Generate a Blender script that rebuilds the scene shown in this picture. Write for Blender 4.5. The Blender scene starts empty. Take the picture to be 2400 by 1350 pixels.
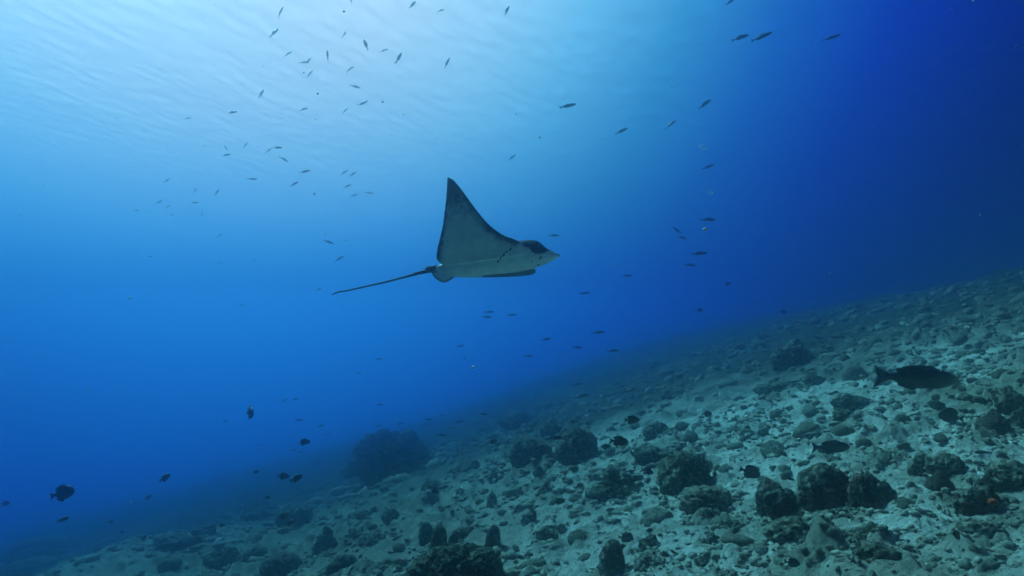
import bpy, bmesh, math, random
import numpy as np
from mathutils import Vector, Matrix
from mathutils.bvhtree import BVHTree

sc = bpy.context.scene
COL = sc.collection
R = math.radians
random.seed(11)

# ------------------------------------------------------------------ camera
F = 1564.0                      # focal length in pixels of the 2400 px wide photograph
PITCH = R(6.4)
cam_d = bpy.data.cameras.new('camera')
cam_d.sensor_width = 36.0
cam_d.lens = 36.0 * F / 2400.0
cam_d.clip_start = 0.05
cam_d.clip_end = 600.0
cam = bpy.data.objects.new('camera', cam_d)
COL.objects.link(cam)
cam.rotation_euler = (R(90) + PITCH, 0, 0)
sc.camera = cam
CR = Vector((1, 0, 0))
CF = Vector((0, math.cos(PITCH), math.sin(PITCH)))
CU = Vector((0, -math.sin(PITCH), math.cos(PITCH)))


def pdir(x, y):
    """direction of a photograph pixel, with unit forward component"""
    return CR * ((x - 1200) / F) + CF - CU * ((y - 675) / F)


def proj(p):
    p = Vector(p)
    d = p.dot(CF)
    if d <= 0.05:
        return None
    return 1200 + F * p.dot(CR) / d, 675 - F * p.dot(CU) / d


# ------------------------------------------------------------------ light of the open water
TOP = 6.9                       # height of the water surface above the camera
world = bpy.data.worlds.new('World')
sc.world = world
world.use_nodes = True
wt = world.node_tree
wt.nodes.clear()
WN, WL = wt.nodes.new, wt.links.new
w_out = WN('ShaderNodeOutputWorld')
w_bg = WN('ShaderNodeBackground')
WL(w_bg.outputs[0], w_out.inputs[0])
w_tc = WN('ShaderNodeTexCoord')
w_dot = WN('ShaderNodeVectorMath')
w_dot.operation = 'DOT_PRODUCT'
WL(w_tc.outputs['Generated'], w_dot.inputs[0])
w_dot.inputs[1].default_value = pdir(480, -250).normalized()
w_acos = WN('ShaderNodeMath')
w_acos.operation = 'ARCCOSINE'
WL(w_dot.outputs['Value'], w_acos.inputs[0])
w_div = WN('ShaderNodeMath')
w_div.operation = 'DIVIDE'
WL(w_acos.outputs[0], w_div.inputs[0])
w_div.inputs[1].default_value = math.pi
w_ramp = WN('ShaderNodeValToRGB')
WL(w_div.outputs[0], w_ramp.inputs[0])
WL(w_ramp.outputs[0], w_bg.inputs[0])
w_ramp.color_ramp.interpolation = 'LINEAR'
# radiance of the water by angle from the refracted sun: bright cyan glare falling off to deep blue
WORLD_STOPS = [
    (4, (0.6735, 0.6216, 0.6978)),
    (14, (0.6730, 0.6188, 0.6976)),
    (22, (0.4500, 0.5753, 0.6970)),
    (29, (0.1978, 0.4603, 0.6437)),
    (36, (0.0523, 0.2636, 0.4779)),
    (43, (0.0099, 0.1014, 0.3970)),
    (50, (0.0017, 0.0225, 0.3217)),
    (59, (0.0003, 0.0039, 0.1407)),
    (75, (0.0001, 0.0001, 0.0544)),
    (180, (0.0000, 0.0001, 0.0144))]
els = w_ramp.color_ramp.elements
while len(els) > 1:
    els.remove(els[-1])
for i, (a, c) in enumerate(WORLD_STOPS):
    e = els[0] if i == 0 else els.new(a / 180)
    e.position = a / 180
    e.color = (*c, 1)
w_bg.inputs[1].default_value = 1.0

SUN_AZ, SUN_EL = R(-44), R(50)
sun_dir = Vector((math.sin(SUN_AZ) * math.cos(SUN_EL), math.cos(SUN_AZ) * math.cos(SUN_EL), math.sin(SUN_EL)))
sun_d = bpy.data.lights.new('sun', 'SUN')
sun_d.energy = 4.6
sun_d.angle = R(3)
sun_d.color = (.44, 1.0, .96)
sun = bpy.data.objects.new('sun', sun_d)
COL.objects.link(sun)
sun.rotation_euler = (-sun_dir).to_track_quat('-Z', 'Y').to_euler()

sc.view_settings.view_transform = 'Standard'
sc.view_settings.look = 'None'
sc.view_settings.exposure = 0.55
sc.view_settings.gamma = 1.0
sc.view_settings.use_curve_mapping = False
sc.render.engine = 'CYCLES'
sc.cycles.use_denoising = True
sc.cycles.max_bounces = 8
sc.cycles.volume_bounces = 4
sc.cycles.transparent_max_bounces = 8
sc.cycles.caustics_reflective = False
sc.cycles.caustics_refractive = False

# extinction per metre and scattering share of the sea water, red green blue
W_EXT, W_ALB, W_G = (.085, .060, .054), (.30, .68, .94), .97
_d = max(W_EXT) * 1.0001
_c = [a * t / _d for a, t in zip(W_ALB, W_EXT)]
VOL = dict(color=tuple(_c), density=_d, g=W_G,
           absorb=tuple(min(1, max(0, 1 - t * (1 - a) / (_d * (1 - c)))) ** 2 for a, t, c in zip(W_ALB, W_EXT, _c)))


# ------------------------------------------------------------------ small helpers
def tag(o, label=None, cat=None, group=None, kind=None):
    for k, v in (('label', label), ('category', cat), ('group', group), ('kind', kind)):
        if v:
            o[k] = v
    return o


def mesh_np(name, V, Fc, smooth=True):
    """mesh from numpy verts (n,3) and an (m,3|4) index array"""
    me = bpy.data.meshes.new(name)
    V = np.asarray(V, np.float32)
    Fc = np.asarray(Fc, np.int32)
    k = Fc.shape[1]
    me.vertices.add(len(V))
    me.vertices.foreach_set('co', V.ravel())
    me.loops.add(Fc.size)
    me.loops.foreach_set('vertex_index', Fc.ravel())
    me.polygons.add(len(Fc))
    me.polygons.foreach_set('loop_start', np.arange(0, Fc.size, k, dtype=np.int32))
    me.polygons.foreach_set('loop_total', np.full(len(Fc), k, np.int32))
    me.update(calc_edges=True)
    me.polygons.foreach_set('use_smooth', np.full(len(Fc), smooth))
    return me


def mesh_py(name, V, Fc, smooth=True):
    me = bpy.data.meshes.new(name)
    me.from_pydata([tuple(v) for v in V], [], Fc)
    me.update()
    bm = bmesh.new()
    bm.from_mesh(me)
    bmesh.ops.recalc_face_normals(bm, faces=bm.faces[:])
    bm.to_mesh(me)
    bm.free()
    if smooth:
        me.polygons.foreach_set('use_smooth', np.full(len(me.polygons), True))
    return me


def add(name, me, mat=None, parent=None, loc=None):
    o = bpy.data.objects.new(name, me)
    COL.objects.link(o)
    if mat and not me.materials:
        me.materials.append(mat)
    if parent:
        o.parent = parent
    if loc is not None:
        o.location = loc
    return o


def fattr(me, name, vals):
    a = me.attributes.new(name, 'FLOAT', 'POINT')
    a.data.foreach_set('value', np.asarray(vals, np.float32))


np.seterr(over='ignore')


# ------------------------------------------------------------------ numpy noise
def _hash(ix, iy, iz, seed):
    n = (ix.astype(np.uint32) * np.uint32(374761393) + iy.astype(np.uint32) * np.uint32(668265263)
         + iz.astype(np.uint32) * np.uint32(2246822519) + np.uint32((seed * 3266489917) & 0xffffffff))
    n ^= n >> np.uint32(15)
    n *= np.uint32(2246822519)
    n ^= n >> np.uint32(13)
    n *= np.uint32(3266489917)
    n ^= n >> np.uint32(16)
    return n.astype(np.float64) / 4294967295.0


def vn(x, y, z, seed=0):
    """value noise, -1..1"""
    x, y, z = np.broadcast_arrays(np.asarray(x, float), np.asarray(y, float), np.asarray(z, float))
    ix, iy, iz = np.floor(x).astype(np.int64), np.floor(y).astype(np.int64), np.floor(z).astype(np.int64)
    fx, fy, fz = x - ix, y - iy, z - iz
    fx, fy, fz = (f * f * f * (f * (f * 6 - 15) + 10) for f in (fx, fy, fz))
    r = 0
    for dx in (0, 1):
        wx = fx if dx else 1 - fx
        for dy in (0, 1):
            wy = fy if dy else 1 - fy
            for dz in (0, 1):
                wz = fz if dz else 1 - fz
                r = r + wx * wy * wz * _hash(ix + dx, iy + dy, iz + dz, seed)
    return r * 2 - 1


def fbm(x, y, z, octv=4, seed=0, gain=.5):
    a, s, r = 1.0, 0.0, 0
    for k in range(octv):
        f = 2.03 ** k
        r = r + a * vn(np.asarray(x) * f + 17.3 * k, np.asarray(y) * f + 5.1 * k, np.asarray(z) * f + 9.7 * k, seed + k)
        s += a
        a *= gain
    return r / s


def sstep(a, b, x):
    t = np.clip((np.asarray(x, float) - a) / (b - a), 0, 1)
    return t * t * (3 - 2 * t)


def domes(x, y, cell, rmin, rmax, prob, seed):
    """scattered half-buried lumps: height and mask"""
    ix, iy = np.floor(x / cell).astype(np.int64), np.floor(y / cell).astype(np.int64)
    best = np.zeros_like(x)
    z0 = np.zeros_like(ix)
    for dx in (-1, 0, 1):
        for dy in (-1, 0, 1):
            cx, cy = ix + dx, iy + dy
            px = (cx + _hash(cx, cy, z0, seed)) * cell
            py = (cy + _hash(cx, cy, z0, seed + 1)) * cell
            u = _hash(cx, cy, z0, seed + 2)
            r = (rmin + (rmax - rmin) * _hash(cx, cy, z0, seed + 3) ** 2) * (_hash(cx, cy, z0, seed + 4) < prob)
            el = .6 + .8 * u
            an = u * 6.283
            ddx, ddy = x - px, y - py
            q = ((ddx * np.cos(an) + ddy * np.sin(an)) / el) ** 2 + ((-ddx * np.sin(an) + ddy * np.cos(an)) * el) ** 2
            t = 1 - q / np.maximum(r * r, 1e-9)
            best = np.maximum(best, np.where((t > 0) & (r > 0), r * np.sqrt(np.clip(t, 0, 1)) * .75, 0))
    return best


# ------------------------------------------------------------------ terrain
def base_h(x, y):
    x, y = np.asarray(x, float), np.asarray(y, float)
    z = -2.45 + .36 * x
    z = np.where(x > 0, -2.45 + 8.6 * np.tanh(.36 * x / 8.6), z)          # flattens towards the reef top
    z = np.where(x < -8, -2.45 - 2.88 + (x + 8) * .27, z)                  # and drops off into the deep
    z = z + 1.3 * np.exp(-((x + 10.6) / 3.2) ** 2 - ((y - 17.5) / 4.5) ** 2)  # low rise at the left
    z = z + .22 * fbm(x * .16, y * .16, 0 * x, 3, 5)
    return np.maximum(z, -18)


def ground_h(x, y):
    """full height and a rubble mask"""
    x, y = np.asarray(x, float), np.asarray(y, float)
    z = base_h(x, y) + .13 * fbm(x * .7, y * .7, 0 * x, 4, 21) + .085 * fbm(x * 4, y * 4, 0 * x, 4, 33, .66)
    wx = x + .05 * vn(x * 5, y * 5, 0 * x, 91) + .025 * vn(x * 13, y * 13, 0 * x, 93)
    wy = y + .05 * vn(x * 5, y * 5, 0 * x, 92) + .025 * vn(x * 13, y * 13, 0 * x, 94)
    dens = sstep(-.35, .45, fbm(x * .33, y * .33, 0 * x, 3, 61))
    d1 = domes(wx, wy, 1.1, .10, .36, .42, 101) * (.45 + .55 * dens)
    d2 = domes(wx, wy, .40, .06, .19, .75, 201) * (.5 + .5 * dens)
    d3 = domes(wx, wy, .17, .03, .09, .9, 301) * (.7 + .3 * dens)
    rough = 1 + 1.3 * fbm(x * 8, y * 8, 0 * x, 4, 71, .62)
    d = np.maximum(np.maximum(d1, d2), d3)
    m = np.clip(d / .05, 0, 1)
    return z + d * rough, m


def hit(px, py):
    """point of the seabed seen at a photograph pixel"""
    d = pdir(px, py)
    ts = 2.0 * 1.01 ** np.arange(380)
    P = np.outer(ts, np.array(d))
    under = P[:, 2] < base_h(P[:, 0], P[:, 1])
    if not under.any():
        return None
    k = int(np.argmax(under))
    return d * float(ts[k])


# ------------------------------------------------------------------ materials
def newmat(name):
    m = bpy.data.materials.new(name)
    m.use_nodes = True
    nt = m.node_tree
    return m, nt, nt.nodes['Principled BSDF']


def node(nt, typ, **kw):
    n = nt.nodes.new(typ)
    for k, v in kw.items():
        setattr(n, k, v)
    return n


def noise(nt, scale, detail=4, rough=.6, coord='Object', dist=0.0):
    tc = node(nt, 'ShaderNodeTexCoord')
    n = node(nt, 'ShaderNodeTexNoise')
    n.inputs['Scale'].default_value = scale
    n.inputs['Detail'].default_value = detail
    n.inputs['Roughness'].default_value = rough
    n.inputs['Distortion'].default_value = dist
    nt.links.new(tc.outputs[coord], n.inputs['Vector'])
    return n.outputs['Fac']


def ramp(nt, fac, stops, interp='LINEAR'):
    r = node(nt, 'ShaderNodeValToRGB')
    r.color_ramp.interpolation = interp
    e = r.color_ramp.elements
    while len(e) > 1:
        e.remove(e[-1])
    for i, (p, c) in enumerate(stops):
        q = e[0] if i == 0 else e.new(p)
        q.position = p
        q.color = (*c, 1) if len(c) == 3 else c
    nt.links.new(fac, r.inputs[0])
    return r.outputs[0]


def mix(nt, fac, a, b):
    m = node(nt, 'ShaderNodeMix', data_type='RGBA')
    for s, v in ((0, fac), (6, a), (7, b)):
        if isinstance(v, (int, float)):
            m.inputs[s].default_value = v
        elif isinstance(v, tuple):
            m.inputs[s].default_value = (*v, 1)
        else:
            nt.links.new(v, m.inputs[s])
    return m.outputs[2]


def g3(v):
    return (v, v, v)


def bump(nt, bsdf, fac, strength, dist):
    b = node(nt, 'ShaderNodeBump')
    b.inputs['Strength'].default_value = strength
    b.inputs['Distance'].default_value = dist
    nt.links.new(fac, b.inputs['Height'])
    nt.links.new(b.outputs[0], bsdf.inputs['Normal'])


def sand_mat():
    m, nt, b = newmat('sand_and_rubble')
    at = node(nt, 'ShaderNodeAttribute', attribute_name='rubble')
    n1 = noise(nt, .55, 5, .62)
    n2 = noise(nt, 4.5, 5, .7)
    n3 = noise(nt, 26, 4, .75)
    sand = mix(nt, ramp(nt, n2, [(.35, g3(0)), (.60, g3(1))]), (.60, .61, .53), (.80, .79, .69))
    turf = mix(nt, ramp(nt, n3, [(.40, g3(0)), (.60, g3(1))]), (.014, .017, .012), (.20, .20, .13))
    patch = ramp(nt, n1, [(.48, g3(0)), (.64, g3(.85))])
    c = mix(nt, patch, sand, mix(nt, n2, (.20, .21, .15), (.42, .40, .31)))
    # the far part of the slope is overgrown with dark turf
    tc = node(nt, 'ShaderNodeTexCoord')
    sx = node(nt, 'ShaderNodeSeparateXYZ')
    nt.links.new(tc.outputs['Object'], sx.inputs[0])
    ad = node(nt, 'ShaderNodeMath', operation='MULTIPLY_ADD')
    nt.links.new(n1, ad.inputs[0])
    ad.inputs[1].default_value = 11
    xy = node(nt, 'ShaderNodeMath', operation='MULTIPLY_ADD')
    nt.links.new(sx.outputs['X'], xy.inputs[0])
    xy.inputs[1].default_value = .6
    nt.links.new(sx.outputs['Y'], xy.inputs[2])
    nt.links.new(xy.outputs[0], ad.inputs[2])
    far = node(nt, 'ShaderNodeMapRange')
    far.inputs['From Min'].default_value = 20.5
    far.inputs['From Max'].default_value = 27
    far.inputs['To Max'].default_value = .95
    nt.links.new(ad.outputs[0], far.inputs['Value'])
    # and the lower left part is thick with rubble
    ax = node(nt, 'ShaderNodeMath', operation='MULTIPLY_ADD')
    nt.links.new(n1, ax.inputs[0])
    ax.inputs[1].default_value = 7
    nt.links.new(sx.outputs['X'], ax.inputs[2])
    lft = node(nt, 'ShaderNodeMapRange')
    lft.inputs['From Min'].default_value = 6.0
    lft.inputs['From Max'].default_value = 1.5
    lft.inputs['To Max'].default_value = .78
    nt.links.new(ax.outputs[0], lft.inputs['Value'])
    speck = ramp(nt, n3, [(.535, g3(0)), (.62, g3(.9))])
    c = mix(nt, speck, c, (.11, .115, .085))
    n4 = noise(nt, 9, 4, .68, dist=.6)
    c = mix(nt, ramp(nt, n4, [(.565, g3(0)), (.62, g3(.92))]), c, turf)
    lump = node(nt, 'ShaderNodeMath', operation='MULTIPLY')
    nt.links.new(at.outputs['Fac'], lump.inputs[0])
    nt.links.new(ramp(nt, n2, [(.40, g3(.35)), (.60, g3(1))]), lump.inputs[1])
    c = mix(nt, lump.outputs[0], c, mix(nt, n3, (.06, .065, .045), (.34, .33, .25)))
    c = mix(nt, lft.outputs[0], c, mix(nt, n3, (.05, .055, .04), (.26, .26, .19)))
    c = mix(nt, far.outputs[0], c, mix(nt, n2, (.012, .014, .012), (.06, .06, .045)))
    nt.links.new(c, b.inputs['Base Color'])
    b.inputs['Roughness'].default_value = .95
    b.inputs['Specular IOR Level'].default_value = .1
    bump(nt, b, noise(nt, 20, 7, .8), 1.0, .07)
    return m


def rock_mat(name, dark, mid, pale, red=0.0, scale=1.0, pale_at=.62):
    m, nt, b = newmat(name)
    n1 = noise(nt, 5 * scale, 6, .68, dist=.4)
    n2 = noise(nt, 17 * scale, 5, .7)
    c = mix(nt, ramp(nt, n1, [(.36, g3(0)), (.56, g3(1))]), dark, mid)
    c = mix(nt, ramp(nt, n2, [(pale_at - .06, g3(0)), (pale_at + .08, g3(1))]), c, pale)
    if red:
        nr = noise(nt, 3.1 * scale, 3, .5)
        c = mix(nt, ramp(nt, nr, [(.50, g3(0)), (.58, g3(red))]), c, (.17, .012, .018))
    nt.links.new(c, b.inputs['Base Color'])
    b.inputs['Roughness'].default_value = .95
    b.inputs['Specular IOR Level'].default_value = .1
    bump(nt, b, noise(nt, 30 * scale, 6, .75), .9, .05)
    return m


def plain(name, col, rough=.6, spec=.3):
    m, nt, b = newmat(name)
    n = noise(nt, 9, 3)
    nt.links.new(mix(nt, n, tuple(v * .75 for v in col), tuple(min(1, v * 1.25) for v in col)), b.inputs['Base Color'])
    b.inputs['Roughness'].default_value = rough
    b.inputs['Specular IOR Level'].default_value = spec
    return m


def fish_mat(name, back, belly, lo=-.06, hi=.06):
    """own colouring of the fish: dark back, pale belly"""
    m, nt, b = newmat(name)
    tc = node(nt, 'ShaderNodeTexCoord')
    sx = node(nt, 'ShaderNodeSeparateXYZ')
    nt.links.new(tc.outputs['Object'], sx.inputs[0])
    mr = node(nt, 'ShaderNodeMapRange')
    mr.inputs['From Min'].default_value = lo
    mr.inputs['From Max'].default_value = hi
    nt.links.new(sx.outputs['Z'], mr.inputs['Value'])
    c = mix(nt, mr.outputs[0], belly, back)
    c = mix(nt, noise(nt, 14, 3), c, tuple(v * .7 for v in back))
    nt.links.new(c, b.inputs['Base Color'])
    b.inputs['Roughness'].default_value = .42
    b.inputs['Specular IOR Level'].default_value = .4
    return m


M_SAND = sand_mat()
M_ROCK = rock_mat('algae_covered_rock', (.010, .012, .010), (.06, .066, .042), (.40, .39, .28), pale_at=.55)
M_PALE = rock_mat('sediment_dusted_rock', (.03, .034, .024), (.13, .13, .09), (.40, .38, .29), pale_at=.53)
M_RED = rock_mat('coralline_red_rock', (.010, .010, .010), (.06, .06, .042), (.36, .35, .26), red=.6, pale_at=.56)
M_BROWN = rock_mat('brown_rock', (.05, .035, .028), (.11, .085, .065), (.22, .20, .16), pale_at=.68)
M_FORE = rock_mat('near_coral_rock', (.007, .007, .007), (.03, .031, .02), (.40, .40, .26), scale=1.8, pale_at=.57)
M_BLACKF = fish_mat('black_fish_skin', (.006, .007, .010), (.012, .013, .018))
M_FUS = fish_mat('silvery_fish_skin', (.035, .065, .11), (.13, .20, .28))
M_BROWNF = fish_mat('brown_fish_skin', (.05, .03, .025), (.12, .08, .06))
M_BIGF = fish_mat('dark_brown_fish_skin', (.012, .010, .012), (.03, .024, .024))
M_PALEFIN = plain('pale_fin', (.75, .78, .78))
M_EYE = plain('eye_dark', (.008, .008, .01), .15, .5)
M_DARK = plain('dark_skin_fold', (.012, .018, .028))
M_SPONGE = plain('orange_sponge', (.30, .05, .02), .9, .1)

# ------------------------------------------------------------------ seabed
def build_seabed():
    NR, NA = 760, 900
    r = 1.6 * (90 / 1.6) ** (np.arange(NR) / (NR - 1))
    a = np.concatenate([np.linspace(-180, -52, 36, endpoint=False), np.linspace(-52, 52, NA), np.linspace(52, 180, 36)[1:-1]])
    a = np.radians(a)
    na = len(a)
    A, Rr = np.meshgrid(a, r)
    x, y = Rr * np.sin(A), Rr * np.cos(A)
    x = np.clip(x, -63, 63)
    y = np.clip(y, -19, 63)
    z, m = ground_h(x.ravel(), y.ravel())
    V = np.stack([x.ravel(), y.ravel(), z], 1)
    i = np.arange(NR - 1)[:, None] * na
    j = np.arange(na)[None, :]
    jn = (j + 1) % na
    Q = np.stack([i + j, i + jn, i + na + jn, i + na + j], -1).reshape(-1, 4)
    # centre cap
    c = len(V)
    z0, m0 = ground_h(np.array([0.0]), np.array([0.0]))
    V = np.vstack([V, [[0, 0, z0[0]]]])
    m = np.append(m, 0)
    jj = np.arange(na)
    cap = np.stack([np.full(na, c), (jj + 1) % na, jj, jj], -1)
    me = bpy.data.meshes.new('seabed')
    nq = len(Q)
    loops = np.concatenate([Q[:, ::-1].ravel(), cap[:, [0, 2, 1]].ravel()]).astype(np.int32)
    me.vertices.add(len(V)); me.vertices.foreach_set('co', V.astype(np.float32).ravel())
    me.loops.add(len(loops)); me.loops.foreach_set('vertex_index', loops)
    me.polygons.add(nq + na)
    ls = np.concatenate([np.arange(nq) * 4, nq * 4 + np.arange(na) * 3]).astype(np.int32)
    lt = np.concatenate([np.full(nq, 4), np.full(na, 3)]).astype(np.int32)
    me.polygons.foreach_set('loop_start', ls); me.polygons.foreach_set('loop_total', lt)
    me.update(calc_edges=True)
    me.validate()
    me.polygons.foreach_set('use_smooth', np.full(len(me.polygons), True))
    fattr(me, 'rubble', m)
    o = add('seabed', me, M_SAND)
    return tag(o, kind='structure')


build_seabed()

# ------------------------------------------------------------------ water surface seen from below
def build_surface():
    xs = np.concatenate([np.linspace(-63, -34, 40, endpoint=False), np.arange(-34, 22, .075), np.linspace(22, 63, 60)])
    ys = np.concatenate([np.linspace(-19, 4, 30, endpoint=False), np.arange(4, 40, .12), np.linspace(40, 63, 50)])
    X, Y = np.meshgrid(xs, ys)
    # crests run away from the camera, slightly to the right
    ca, sa = math.cos(R(14)), math.sin(R(14))
    u = X * ca - Y * sa
    v = X * sa + Y * ca
    z = .06 * fbm(u * .45, v * .15, 0 * u, 2, 3) + .034 * fbm(u * 4.8 + .9 * vn(u * .9, v * .5, 0 * u, 8), v * 1.9, 0 * u, 2, 7, .6)
    V = np.stack([X.ravel(), Y.ravel(), (TOP + z).ravel()], 1)
    nx = len(xs)
    i = np.arange(len(ys) - 1)[:, None] * nx
    j = np.arange(nx - 1)[None, :]
    Q = np.stack([i + j, i + j + 1, i + nx + j + 1, i + nx + j], -1).reshape(-1, 4)
    me = mesh_np('water_surface', V, Q)
    m = bpy.data.materials.new('rippled_water_surface')
    m.use_nodes = True
    nt = m.node_tree
    nt.nodes.clear()
    out = node(nt, 'ShaderNodeOutputMaterial')
    tr = node(nt, 'ShaderNodeBsdfTransparent')
    gl = node(nt, 'ShaderNodeBsdfGlossy')
    gl.inputs['Roughness'].default_value = .12
    lw = node(nt, 'ShaderNodeLayerWeight')
    lw.inputs['Blend'].default_value = .5
    mr = node(nt, 'ShaderNodeMapRange')
    mr.inputs['From Min'].default_value = .46
    mr.inputs['From Max'].default_value = .90
    mr.inputs['To Min'].default_value = 0
    mr.inputs['To Max'].default_value = .5
    nt.links.new(lw.outputs['Facing'], mr.inputs['Value'])
    mx = node(nt, 'ShaderNodeMixShader')
    nt.links.new(mr.outputs[0], mx.inputs[0])
    nt.links.new(tr.outputs[0], mx.inputs[1])
    nt.links.new(gl.outputs[0], mx.inputs[2])
    nt.links.new(mx.outputs[0], out.inputs['Surface'])
    o = add('water_surface', me, m)
    tag(o, kind='structure')


build_surface()

# ------------------------------------------------------------------ the body of water between things
def build_haze():
    lo, hi = (-64, -20, -20), (64, 64, TOP + .35)
    V = [(x, y, z) for x in (lo[0], hi[0]) for y in (lo[1], hi[1]) for z in (lo[2], hi[2])]
    Fc = [(0, 1, 3, 2), (4, 6, 7, 5), (0, 4, 5, 1), (2, 3, 7, 6), (0, 2, 6, 4), (1, 5, 7, 3)]
    me = mesh_py('haze', V, Fc, False)
    m = bpy.data.materials.new('sea_water')
    m.use_nodes = True
    nt = m.node_tree
    nt.nodes.clear()
    out = node(nt, 'ShaderNodeOutputMaterial')
    pv = node(nt, 'ShaderNodeVolumePrincipled')
    pv.inputs['Color'].default_value = (*VOL['color'], 1)
    pv.inputs['Density'].default_value = VOL['density']
    pv.inputs['Anisotropy'].default_value = VOL['g']
    pv.inputs['Absorption Color'].default_value = (*VOL['absorb'], 1)
    nt.links.new(pv.outputs[0], out.inputs['Volume'])
    tag(add('haze', me, m), kind='stuff')


build_haze()

# ------------------------------------------------------------------ rocks
_ico = {}


def ico(n):
    if n not in _ico:
        bm = bmesh.new()
        bmesh.ops.create_icosphere(bm, subdivisions=n, radius=1)
        V = np.array([v.co[:] for v in bm.verts])
        Fc = np.array([[v.index for v in f.verts] for f in bm.faces])
        bm.free()
        _ico[n] = (V / np.linalg.norm(V, axis=1)[:, None], Fc)
    return _ico[n]


def rock_shape(sub, lumps, seed, amp=.30, fine=.10, freq=2.0):
    """star-shaped union of lumps (x, y, z, r) about the origin, roughened"""
    D, Fc = ico(sub)
    r = np.full(len(D), .12)
    for (cx, cy, cz, rr) in lumps:
        b = D @ np.array([cx, cy, cz])
        q = b * b - (cx * cx + cy * cy + cz * cz - rr * rr)
        r = np.maximum(r, np.where(q > 0, b + np.sqrt(np.maximum(q, 0)), 0))
    P = D * r[:, None]
    o = seed * 13.7
    n = fbm(P[:, 0] * freq + o, P[:, 1] * freq, P[:, 2] * freq, 3, seed)
    k = fbm(P[:, 0] * freq * 2.6 + o, P[:, 1] * freq * 2.6, P[:, 2] * freq * 2.6, 4, seed + 9, .6)
    k = .9 - 3.2 * np.abs(k)
    j = fbm(P[:, 0] * 7.5 + o, P[:, 1] * 7.5, P[:, 2] * 7.5, 3, seed + 31, .6)
    r2 = r * (1 + amp * n) + fine * (k - .4) * 1.1 + fine * .5 * np.maximum(j, -.2)
    return D * np.maximum(r2, .05)[:, None], Fc


def lumpy(seed, n=11, spread=.62, rmin=.28, rmax=.5, flat=1.0):
    g = random.Random(seed)
    L = [(0, 0, .1, .62)]
    for _ in range(n):
        a = g.uniform(0, 6.283)
        e = g.uniform(-.1, 1)
        L.append((math.cos(a) * spread * math.sqrt(1 - min(1, max(0, e)) ** 2) * g.uniform(.6, 1), math.sin(a) * spread * g.uniform(.6, 1),
                  e * spread * .8 * flat, g.uniform(rmin, rmax)))
    return L


SHAPES = {
    'lump': None,
    'dome': [(0, 0, 0, .95), (.25, .1, .1, .75)],
    'cone': [(0, 0, -.1, .85), (.05, 0, .35, .55), (.02, 0, .72, .3)],
    'thumb': [(0, 0, -.4, .80), (.02, 0, .1, .70), (.06, 0, .5, .56)],
    'spire': [(0, 0, -.3, .8), (0, 0, .2, .6), (.05, 0, .65, .42), (.0, 0, .85, .3)],
    'knob': [(0, 0, -.35, .9), (-.05, 0, .2, .5), (.12, 0, .62, .36), (-.12, .05, .8, .22), (.3, 0, .72, .2)],
    'twin': [(-.1, 0, -.45, .62), (-.45, 0, -.45, .5), (.4, 0, -.4, .55), (-.22, 0, .1, .36), (-.18, 0, .5, .27), (-.16, 0, .76, .16),
             (.38, 0, .1, .34), (.36, 0, .33, .2)],
    'slab': [(-.35, 0, 0, .6), (.35, 0, .05, .6), (0, 0, .1, .6)],
    'peak': [(-.2, 0, -.2, .8), (.25, 0, .1, .7), (.42, 0, .5, .42), (-.35, .1, .1, .5), (.2, 0, .75, .25)],
    'boulder': [(0, 0, 0, .82), (.32, 0, .25, .5), (-.3, .1, .22, .5), (0, -.25, .38, .48), (.25, -.35, -.1, .5), (-.4, -.25, -.1, .48), (.5, 0, -.15, .45)],
    'bommie': [(0, 0, -.35, .75), (-.74, 0, .08, .38), (-.9, 0, -.2, .32), (-.38, 0, .3, .34), (-.1, .1, .38, .3), (.2, 0, .36, .3), (.48, 0, .42, .26), (.66, 0, .44, .2),
               (.66, 0, .0, .46), (-.3, -.3, -.1, .5), (.15, -.4, 0, .45)],
    'fore': [(0, 0, -.2, .85), (-.45, .0, .0, .6), (.45, 0, .05, .58), (-.1, -.25, .25, .52), (.5, -.15, .3, .36), (.15, .1, .22, .5), (-.3, -.1, .36, .36),
             (-.7, 0, -.2, .42), (.8, 0, -.25, .38)],
}

ROCKS = []          # (object, px centre, landmark phrase)


def rock(cx, by, w, h, style, mat, label, mark=None, cat='rock', name='coral_rock', sub=5, red=None, sink=.28, group='coral rocks on the slope'):
    p = hit(cx, by)
    if p is None:
        raise ValueError(label)
    d = p.dot(CF)
    W, H = w * d / F, h * d / F
    seed = int(cx * 7 + by) % 997
    lumps = SHAPES[style] or lumpy(seed)
    V, Fc = rock_shape(sub, lumps, seed, *((.20, .085) if style in ('boulder', 'fore') else (.08, .04) if mat is M_BROWN else (.14, .05) if style == 'thumb' else (.34, .17) if style == 'bommie' else (.3, .10)))
    lo, hi = V.min(0), V.max(0)
    s = hi - lo
    V = (V - (lo + hi) / 2) / s
    g = random.Random(seed)
    dep = W * g.uniform(.75, 1.0)
    tot = H / (1 - sink)
    V = V * np.array([W * 1.04, dep, tot])
    V[:, 2] += tot * (.5 - sink)
    me = mesh_np(name, V, Fc)
    # the base sits on the sand: push the rock back by half its depth
    q = p + Vector((p.x, p.y, 0)).normalized() * dep * .42
    q.z = float(base_h(q.x, q.y))
    # keep the foot at the pixel it is seen at
    q.z += (p.z - q.z) * .5
    o = add(name, me, mat, loc=q)
    o.rotation_euler.z = -math.atan2(p.x, p.y) * .8
    tag(o, label, cat, group)
    ROCKS.append((o, (cx, by - h * .5, w, h), mark))
    return o


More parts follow.
